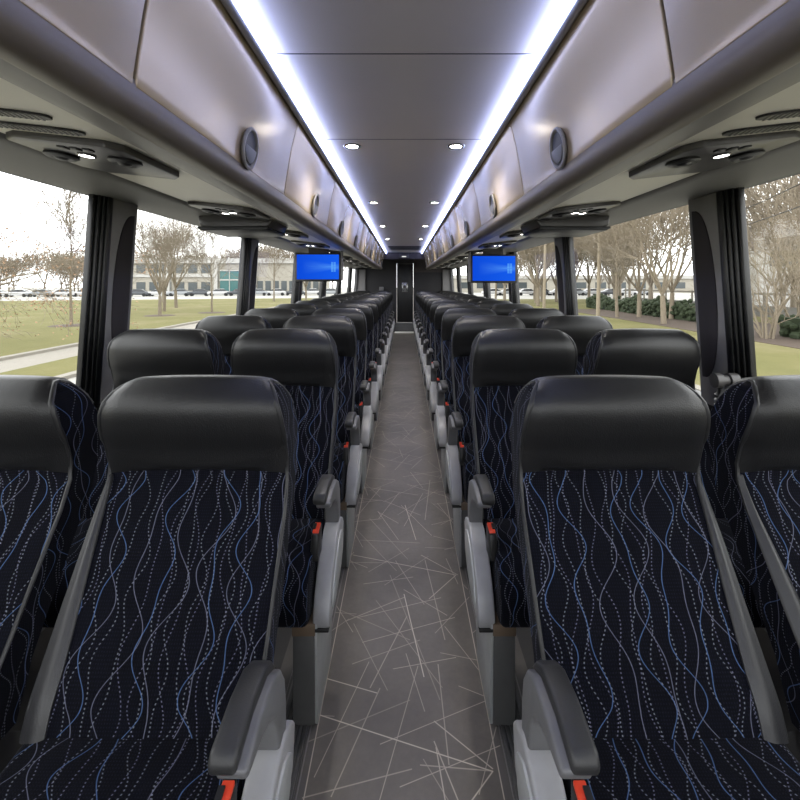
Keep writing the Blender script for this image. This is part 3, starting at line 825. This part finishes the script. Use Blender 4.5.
def grow_tree(seed, H, kind, depth=6, rmin=.0007):
    R = random.Random(seed); segs = []; tips = []
    LV = depth; RMIN = rmin * H
    def branch(p, d, L, r, lv):
        n = 3 if lv < 4 else 2
        for k in range(n):
            j = Vector((R.uniform(-1, 1), R.uniform(-1, 1), R.uniform(-.6, 1))) * (.16 if lv < 2 else .24)
            up = .09 if kind != 'droop' else -.05
            d = (d + j + Vector((0, 0, up))).normalized()
            q = p + d * (L / n); r2 = max(RMIN, r * (.86 if k < n - 1 else .7))
            segs.append((p, q, r, r2)); p, r = q, r2
            if lv < LV and (k > 0 or lv in (2, 3, 4)):
                sd = d.orthogonal().normalized(); sd.rotate(Matrix.Rotation(R.uniform(0, 6.283), 3, d))
                a = R.uniform(.5, .95)
                branch(p, (d * math.cos(a) + sd * math.sin(a)).normalized(), L * R.uniform(.55, .78), max(RMIN, r * .58), lv + 1)
        if lv < LV:
            branch(p, d, L * .72, max(RMIN, r * .85), lv + 1)
        else: tips.append(p)
    if kind == 'leader':
        p = Vector((0, 0, 0)); r = H * .012; n = 18
        for k in range(n):
            q = p + Vector((R.uniform(-.03, .03), R.uniform(-.03, .03), H / n)); segs.append((p, q, r, r * .91))
            p = q; r *= .91
            f = (k + 1) / n
            if f > .24:
                for c in range(3):
                    a = R.uniform(0, 6.283); e = R.uniform(.35, .9)
                    branch(p, Vector((math.cos(a) * math.cos(e), math.sin(a) * math.cos(e), math.sin(e))), H * .30 * (1.15 - f) * R.uniform(.7, 1.15), r * .38, LV - 3)
    elif kind == 'multi':
        for c in range(8):
            a = R.uniform(0, 6.283); e = R.uniform(1.0, 1.45)
            branch(Vector((math.cos(a) * .2, math.sin(a) * .2, 0)), Vector((math.cos(a) * math.cos(e), math.sin(a) * math.cos(e), math.sin(e))), H * .34, H * .009, 2)
    else:
        t0 = Vector((0, 0, 0)); t1 = Vector((R.uniform(-.1, .1), R.uniform(-.1, .1), H * .17))
        segs.append((t0, t1, H * .017, H * .014))
        nb = 6
        for c in range(nb):
            a = 6.283 * c / nb + R.uniform(-.4, .4); e = R.uniform(.7, 1.3) if kind != 'droop' else R.uniform(.1, .9)
            branch(t1 + Vector((0, 0, R.uniform(-.1, .3) * H * .1)), Vector((math.cos(a) * math.cos(e), math.sin(a) * math.cos(e), math.sin(e))), H * .29, H * .0085, 1)
    return segs, tips

def make_tree(seed, H, kind, mt, label, loc, rz=0, group=None, name='bare_tree', depth=6, rmin=.0007):
    segs, tips = grow_tree(seed, H, kind, depth, rmin)
    t = thing(name, label, 'tree', loc, rz, group)
    thick = [s for s in segs if s[2] > .0045 * H]; thin = [s for s in segs if s[2] <= .0045 * H]
    tubes_mesh(thick).build('trunk', M[mt], t, recalc=False, smooth=60)
    b = tubes_mesh(thin).build('twigs', M[mt], t, recalc=False, smooth=60)
    return t, tips

gz = G + .02
A, _ = make_tree(3, 8.6, 'leader', 'bark', 'tall slim bare tree on the lawn left of the first window pillar', (-20.9, 28.4, gz), rmin=.0013)
B, _ = make_tree(5, 9.5, 'broad', 'bark', 'broad bare tree on the lawn, first in the second left window', (-20.0, 37.0, gz), .3)
dup(B, (-22.6, 42.6, gz), 5.1, 'broad bare tree on the lawn beside the first one in the second left window').scale = (.95,) * 3
dup(A, (-17.3, 40.7, gz), 1.9, 'slim bare tree standing on the lawn before the teal-glazed building').scale = (.95, .95, .98)
dup(B, (-24.6, 48.8, gz), 2.2, 'broad bare tree on the lawn behind the first one in the second left window').scale = (1.15,) * 3
dup(A, (-19.0, 66.0, gz), 3.9, 'slim bare tree on the lawn seen in the third left window').scale = (1.25,) * 3
dup(B, (-15.6, 72.0, gz), .9, 'broad bare tree at the lawn edge beside the left monitor').scale = (1.1,) * 3
dup(B, (-33.0, 62.0, gz), 4.0, 'broad bare tree by the car park seen in the second left window').scale = (1.1,) * 3
C_, tips = make_tree(11, 9.5, 'droop', 'bark', 'low-branched tree with rust-brown leaves at the far left window edge', (-18.5, 17.6, gz), 0)
R = random.Random(4); m = MB()
for p in tips:
    if p.z > 4.6 and R.random() > .12: continue
    for c in range(3):
        if R.random() < .45: continue
        q = p + Vector((R.uniform(-.25, .25), R.uniform(-.25, .25), R.uniform(-.25, .1)))
        a = Vector((R.uniform(-1, 1), R.uniform(-1, 1), R.uniform(-1, 1))).normalized() * .055; b_ = a.orthogonal().normalized() * .028
        k = len(m.v); m.v += [tuple(q - a), tuple(q + b_), tuple(q + a), tuple(q - b_)]; m.face((k, k+1, k+2, k+3))
o = m.build('leaves', M['rust'], C_, recalc=False, smooth=0); o['kind'] = 'stuff'
# mulch rings round the lawn trees
for x, y in ((-20.9, 28.4), (-20.0, 37.0), (-17.3, 40.7)):
    struct(MB().lathe([(1.25, 0), (1.1, .03), (.0001, .06)], 24, (x, y, G + .02)).build('mulch_bed', M['mulch'], smooth=60))

# right-hand trees
D_, _ = make_tree(21, 11.0, 'broad', 'bark_tan', 'wide bare tree in the mulch bed, centre of the second right window', (16.9, 29.4, gz), .5)
E_, _ = make_tree(22, 11.0, 'broad', 'bark_tan', 'bare low-forked tree just behind the wide one in the mulch bed', (18.3, 35.2, gz), 1.5)
F_, _ = make_tree(23, 12.5, 'leader', 'bark_tan', 'slim upright bare tree beside the pale leaning pole', (16.6, 35.2, gz), 2.5)
dup(D_, (19.8, 33.5, gz), 3.3, 'bare tree behind the wide one, against the hedge').scale = (1.0, 1.0, 1.05)
dup(D_, (15.4, 52.0, gz), 2.1, 'bare tree on the lawn seen beside the right monitor').scale = (1.1,) * 3
dup(E_, (17.5, 60.0, gz), .7, 'bare forked tree further back beside the right monitor').scale = (1.1,) * 3
dup(F_, (14.2, 70.0, gz), .2, 'slim bare tree far off below the right monitor').scale = (1.1,) * 3
H_, _ = make_tree(31, 6.2, 'multi', 'bark_tan', 'many-stemmed bare shrub in the mulch bed outside the nearest right window', (17.4, 21.6, gz), .4, None, 'bare_shrub')
dup(H_, (19.6, 22.6, gz), 2.0, 'many-stemmed bare shrub at the right window edge, behind the power lines').scale = (1.1, 1.1, 1.15)
dup(D_, (22.5, 25.5, gz), 4.4, 'leaning bare tree outside the nearest right window').scale = (.95,) * 3
# distant tree lines share one look
I_, _ = make_tree(41, 12.0, 'broad', 'bark_far', 'leafless tree in the distant tree line behind the car park', (-86, 118, G), 0, 'distant tree line behind the car park', depth=5, rmin=.0024)
R = random.Random(8)
for k in range(34):
    x = -130 + k * 3.4 + R.uniform(-1.5, 1.5); y = R.uniform(122, 140) if x > -72 else R.uniform(100, 128)
    s = R.uniform(.95, 1.35)
    dup(I_, (x, y, G), R.uniform(0, 6.28), scale=(s, s, s * (.85 if x < -60 else 1.0)))
first = True
for k in range(24):
    x = R.uniform(21.5, 34); y = R.uniform(27, 42) if k < 6 else R.uniform(44, 100)
    x = x if k < 6 else y * R.uniform(.2, .52)
    if y < 46 and x < 21: continue
    s = R.uniform(.9, 1.2)
    q = dup(I_, (x, y, G), R.uniform(0, 6.28), 'leafless tree in the woods behind the hedge', 'woods behind the hedge', (s, s, s))

# hedge and bushes
def bush_mesh(seed, L, W, Hh, step=.22):
    R = random.Random(seed); m = MB(); n = int(L * 26)
    for k in range(n):
        y = R.uniform(0, L); a = R.uniform(0, 3.1416); hh = Hh * (.85 + .15 * math.sin(y * 1.7 + seed))
        r = R.uniform(.72, 1.0)
        c = Vector((math.cos(a) * W / 2 * r, y, max(.05, math.sin(a) * hh * r if R.random() < .6 else R.uniform(.1, .9) * hh)))
        if abs(c.x) < W * .3 and c.z < hh * .7: c.x = W * .45 * (1 if R.random() < .5 else -1)
        s = R.uniform(.13, .26)
        b = len(m.v); ph = R.uniform(0, 6)
        for t in range(6):
            z = (-1, -.35, .35, 1)[0]
        m.lathe([(.0001, -s), (s * .75, -s * .55), (s, 0), (s * .7, s * .6), (.0001, s)], 6, c, (R.uniform(-.5, .5), R.uniform(-.5, .5), 1))
    m.box((-W * .38, 0, 0), (W * .38, L, Hh * .72))
    return m
h = bush_mesh(2, 20, 1.7, 1.5).build('hedge', M['hedge'], recalc=False, smooth=0); h.location = (20.6, 29.5, G + .03)
tag(h, 'dark green clipped hedge along the back of the mulch bed', 'hedge')
h = bush_mesh(7, 3.2, 1.6, 1.35).build('evergreen_bush', M['hedge'], recalc=False, smooth=0); h.location = (19.4, 19.4, G + .03)
tag(h, 'low dark green bush in the mulch bed outside the nearest right window', 'bush')

# pale wooden poles, cables
for (x, y, tx, hgt, lab) in ((15.1, 35.2, .25, 9.5, 'pale leaning wooden pole beside the slim upright tree'), (13.5, 43.6, .2, 9.0, 'pale wooden pole seen right of the right monitor')):
    t = thing('wooden_pole', lab, 'pole', (x, y, gz))
    MB().tube([(0, 0, 0), (tx, .1, hgt)], lambda q: .15 - .04 * q, 10).build('shaft', M['pole'], t, smooth=60)
    MB().lathe([(.125, 0), (.13, .05), (.0001, .12)], 10, (tx, .1, hgt)).build('cap', M['pole'], t)
poles = []
for (x, y, lab) in ((20.6, 30.6, 'utility pole behind the first right pillar carrying two cables'), (9.6, 6.2, 'utility pole out of the frame carrying two cables')):
    t = thing('utility_pole', lab, 'pole', (x, y, gz)); poles.append((x, y))
    MB().tube([(0, 0, 0), (0, 0, 6.0)], .13, 10).build('shaft', M['pole'], t, smooth=60)
    MB().box((-.5, -.05, 5.2), (.5, .05, 5.32)).build('crossarm', M['pole'], t, bevel=.01)
for dz, lab in ((4.05, 'upper thin black power line crossing the nearest right window'), (3.25, 'lower thin black power line crossing the nearest right window')):
    path = []
    for k in range(13):
        q = k / 12; path.append((20.6 + (9.6 - 20.6) * q, 30.6 + (6.2 - 30.6) * q, EYE + dz - (.25 * 4 * q * (1 - q)) - .5 * q))
    tag(MB().tube(path, .018, 6).build('power_line', M['wire'], smooth=60), lab, 'cable')

# office building across the lawn
b = thing('office_building', 'long cream office building with teal glass front beyond the lawn', 'building', (-46, 108, G))
MB().box((-22, 0, 0), (26, 14, 8.2)).build('wall', M['cream'], b, smooth=0)
MB().box((-22.5, -.5, 7.4), (26.5, 14.2, 8.6)).build('roof_fascia', M['white_band'], b, smooth=0)
MB().box((-22.2, -.35, 4.1), (.8, 0, 4.9)).build('floor_band', M['white_band'], b, smooth=0)
for k in range(7):
    for hz in (.9, 5.1):
        MB().box((-21 + k * 3.1, -.12, hz), (-18.9 + k * 3.1, .02, hz + 2.0)).build('window', M['win_dark'], b, smooth=0)
g = MB().box((2.2, -.4, .2), (9.4, .02, 5.6)).build('glass_front', M['teal'], b, smooth=0)
MB().box((2.0, -.55, 3.3), (9.6, -.38, 3.6)).box((4.4, -.55, .1), (4.55, -.38, 5.7)).box((6.9, -.55, .1), (7.05, -.38, 5.7)).box((2.0, -.55, 5.55), (9.6, -.38, 5.8)).build('mullions', M['white_band'], g, smooth=0)
for k in range(8):
    MB().box((11 + k * 1.9, -.12, .9), (12.3 + k * 1.9, .02, 3.2)).build('window', M['win_dark'], b, smooth=0)
for x in (-22.3, -10.5, .9, 10.0):
    MB().box((x, -.8, 0), (x + .8, -.1, 7.4)).build('column', M['white_band'], b, smooth=0)
b = thing('warehouse_building', 'grey flat-roofed building behind the trees outside the nearest right window', 'building', (55, 53, G))
MB().box((-16, -3, 0), (24, 3, 8.0)).build('wall', M['white_band'], b, smooth=0)
MB().box((-16.4, -3.4, 7.7), (24.4, 3.4, 9.0)).build('roof_fascia', M['grey_clad'], b, smooth=0)
for k in range(5):
    MB().box((-14.5 + k * 7, -3.1, 4.6), (-10 + k * 7, -2.95, 6.6)).build('window', M['win_dark'], b, smooth=0)
b = thing('low_building', 'long low pale building far behind the right-hand trees', 'building', (46, 128, G))
MB().box((-34, 0, 0), (40, 12, 4.4)).build('wall', M['cream'], b, smooth=0)
MB().box((-34.4, -.4, 3.9), (40.4, 12.4, 4.9)).build('roof_fascia', M['white_band'], b, smooth=0)
for k in range(12):
    MB().box((-31 + k * 5.6, -.1, 1.2), (-28 + k * 5.6, .02, 2.9)).build('window', M['win_dark'], b, smooth=0)
# pale fence behind the hedge
f = thing('rail_fence', 'pale grey rail fence behind the hedge', 'fence', (25.5, 12, G))
MB().box((-.03, 0, 1.85), (.03, 40, 2.0)).build('top_rail', M['concrete'], f, smooth=0)
MB().box((-.03, 0, .3), (.03, 40, 1.1)).build('panel', M['grey_clad'], f, smooth=0)
for k in range(11): MB().box((-.06, k * 4 - .06, 0), (.06, k * 4 + .06, 2.05)).build('post', M['concrete'], f, smooth=0)

# parked cars
def make_car(paint, label, loc, rz, group):
    t = thing('parked_car', label, 'car', loc, rz, group)
    body = [(-2.2, .35), (-2.25, .75), (-2.05, .92), (-1.1, .98), (1.6, 1.0), (2.1, .9), (2.25, .6), (2.2, .3)]
    top = [(-1.25, .97), (-.6, 1.42), (.9, 1.45), (1.65, 1.0)]
    MB().extrude(body, lambda p, q: (p[0], q, p[1]), -.88, .88).build('body', M[paint], t, bevel=.08, segs=2)
    MB().extrude(top, lambda p, q: (p[0], q * (1 if p[1] < 1.1 else .86), p[1]), -.80, .80).build('cabin', M['car_glass'], t, bevel=.05)
    MB().extrude([(-.6, 1.40), (-.5, 1.47), (.85, 1.49), (.95, 1.42)], lambda p, q: (p[0], q, p[1]), -.70, .70).build('roof', M[paint], t, bevel=.02)
    for x in (-1.4, 1.4):
        for y in (-.82, .82):
            MB().lathe([(.2, -.11), (.33, -.10), (.34, 0), (.33, .10), (.2, .11)], 16, (x, y, .34), (0, 1, 0)).build('wheel', M['tyre'], t, smooth=40)
    return t
cars = {}
def park(paint, label, loc, rz, group):
    if paint in cars: return dup(cars[paint], loc, rz, label, group)
    cars[paint] = make_car(paint, label, loc, rz, group); return cars[paint]
cname = {'car_white': 'white', 'car_grey': 'dark grey', 'car_silver': 'silver'}
R = random.Random(12)
seq = ['car_white', 'car_white', 'car_silver', 'car_white', 'car_white', 'car_grey', 'car_white', 'car_silver', 'car_grey', 'car_white', 'car_grey', 'car_silver', 'car_white', 'car_grey', 'car_white', 'car_silver']
cnt = {}
for k, pt in enumerate(seq):
    x = -78 + k * 3.7; y = 86 + k * .95
    if k > 4: x += 6
    cnt[pt] = cnt.get(pt, 0) + 1
    park(pt, '%s parked car beyond the lawn, %s %s one from the left' % (cname[pt], ORD[cnt[pt] - 1], cname[pt]), (x, y, G), .25 + R.uniform(-.1, .1), 'cars parked beyond the lawn')
cnt = {}
for k in range(10):
    pt = ['car_white', 'car_silver', 'car_white', 'car_grey'][k % 4]; cnt[pt] = cnt.get(pt, 0) + 1
    park(pt, '%s parked car behind the bare trees, %s %s one from the left' % (cname[pt], ORD[cnt[pt] - 1], cname[pt]), (19 + k * 3.6, 98 + R.uniform(-1, 1), G), .1, 'cars parked behind the right-hand trees')
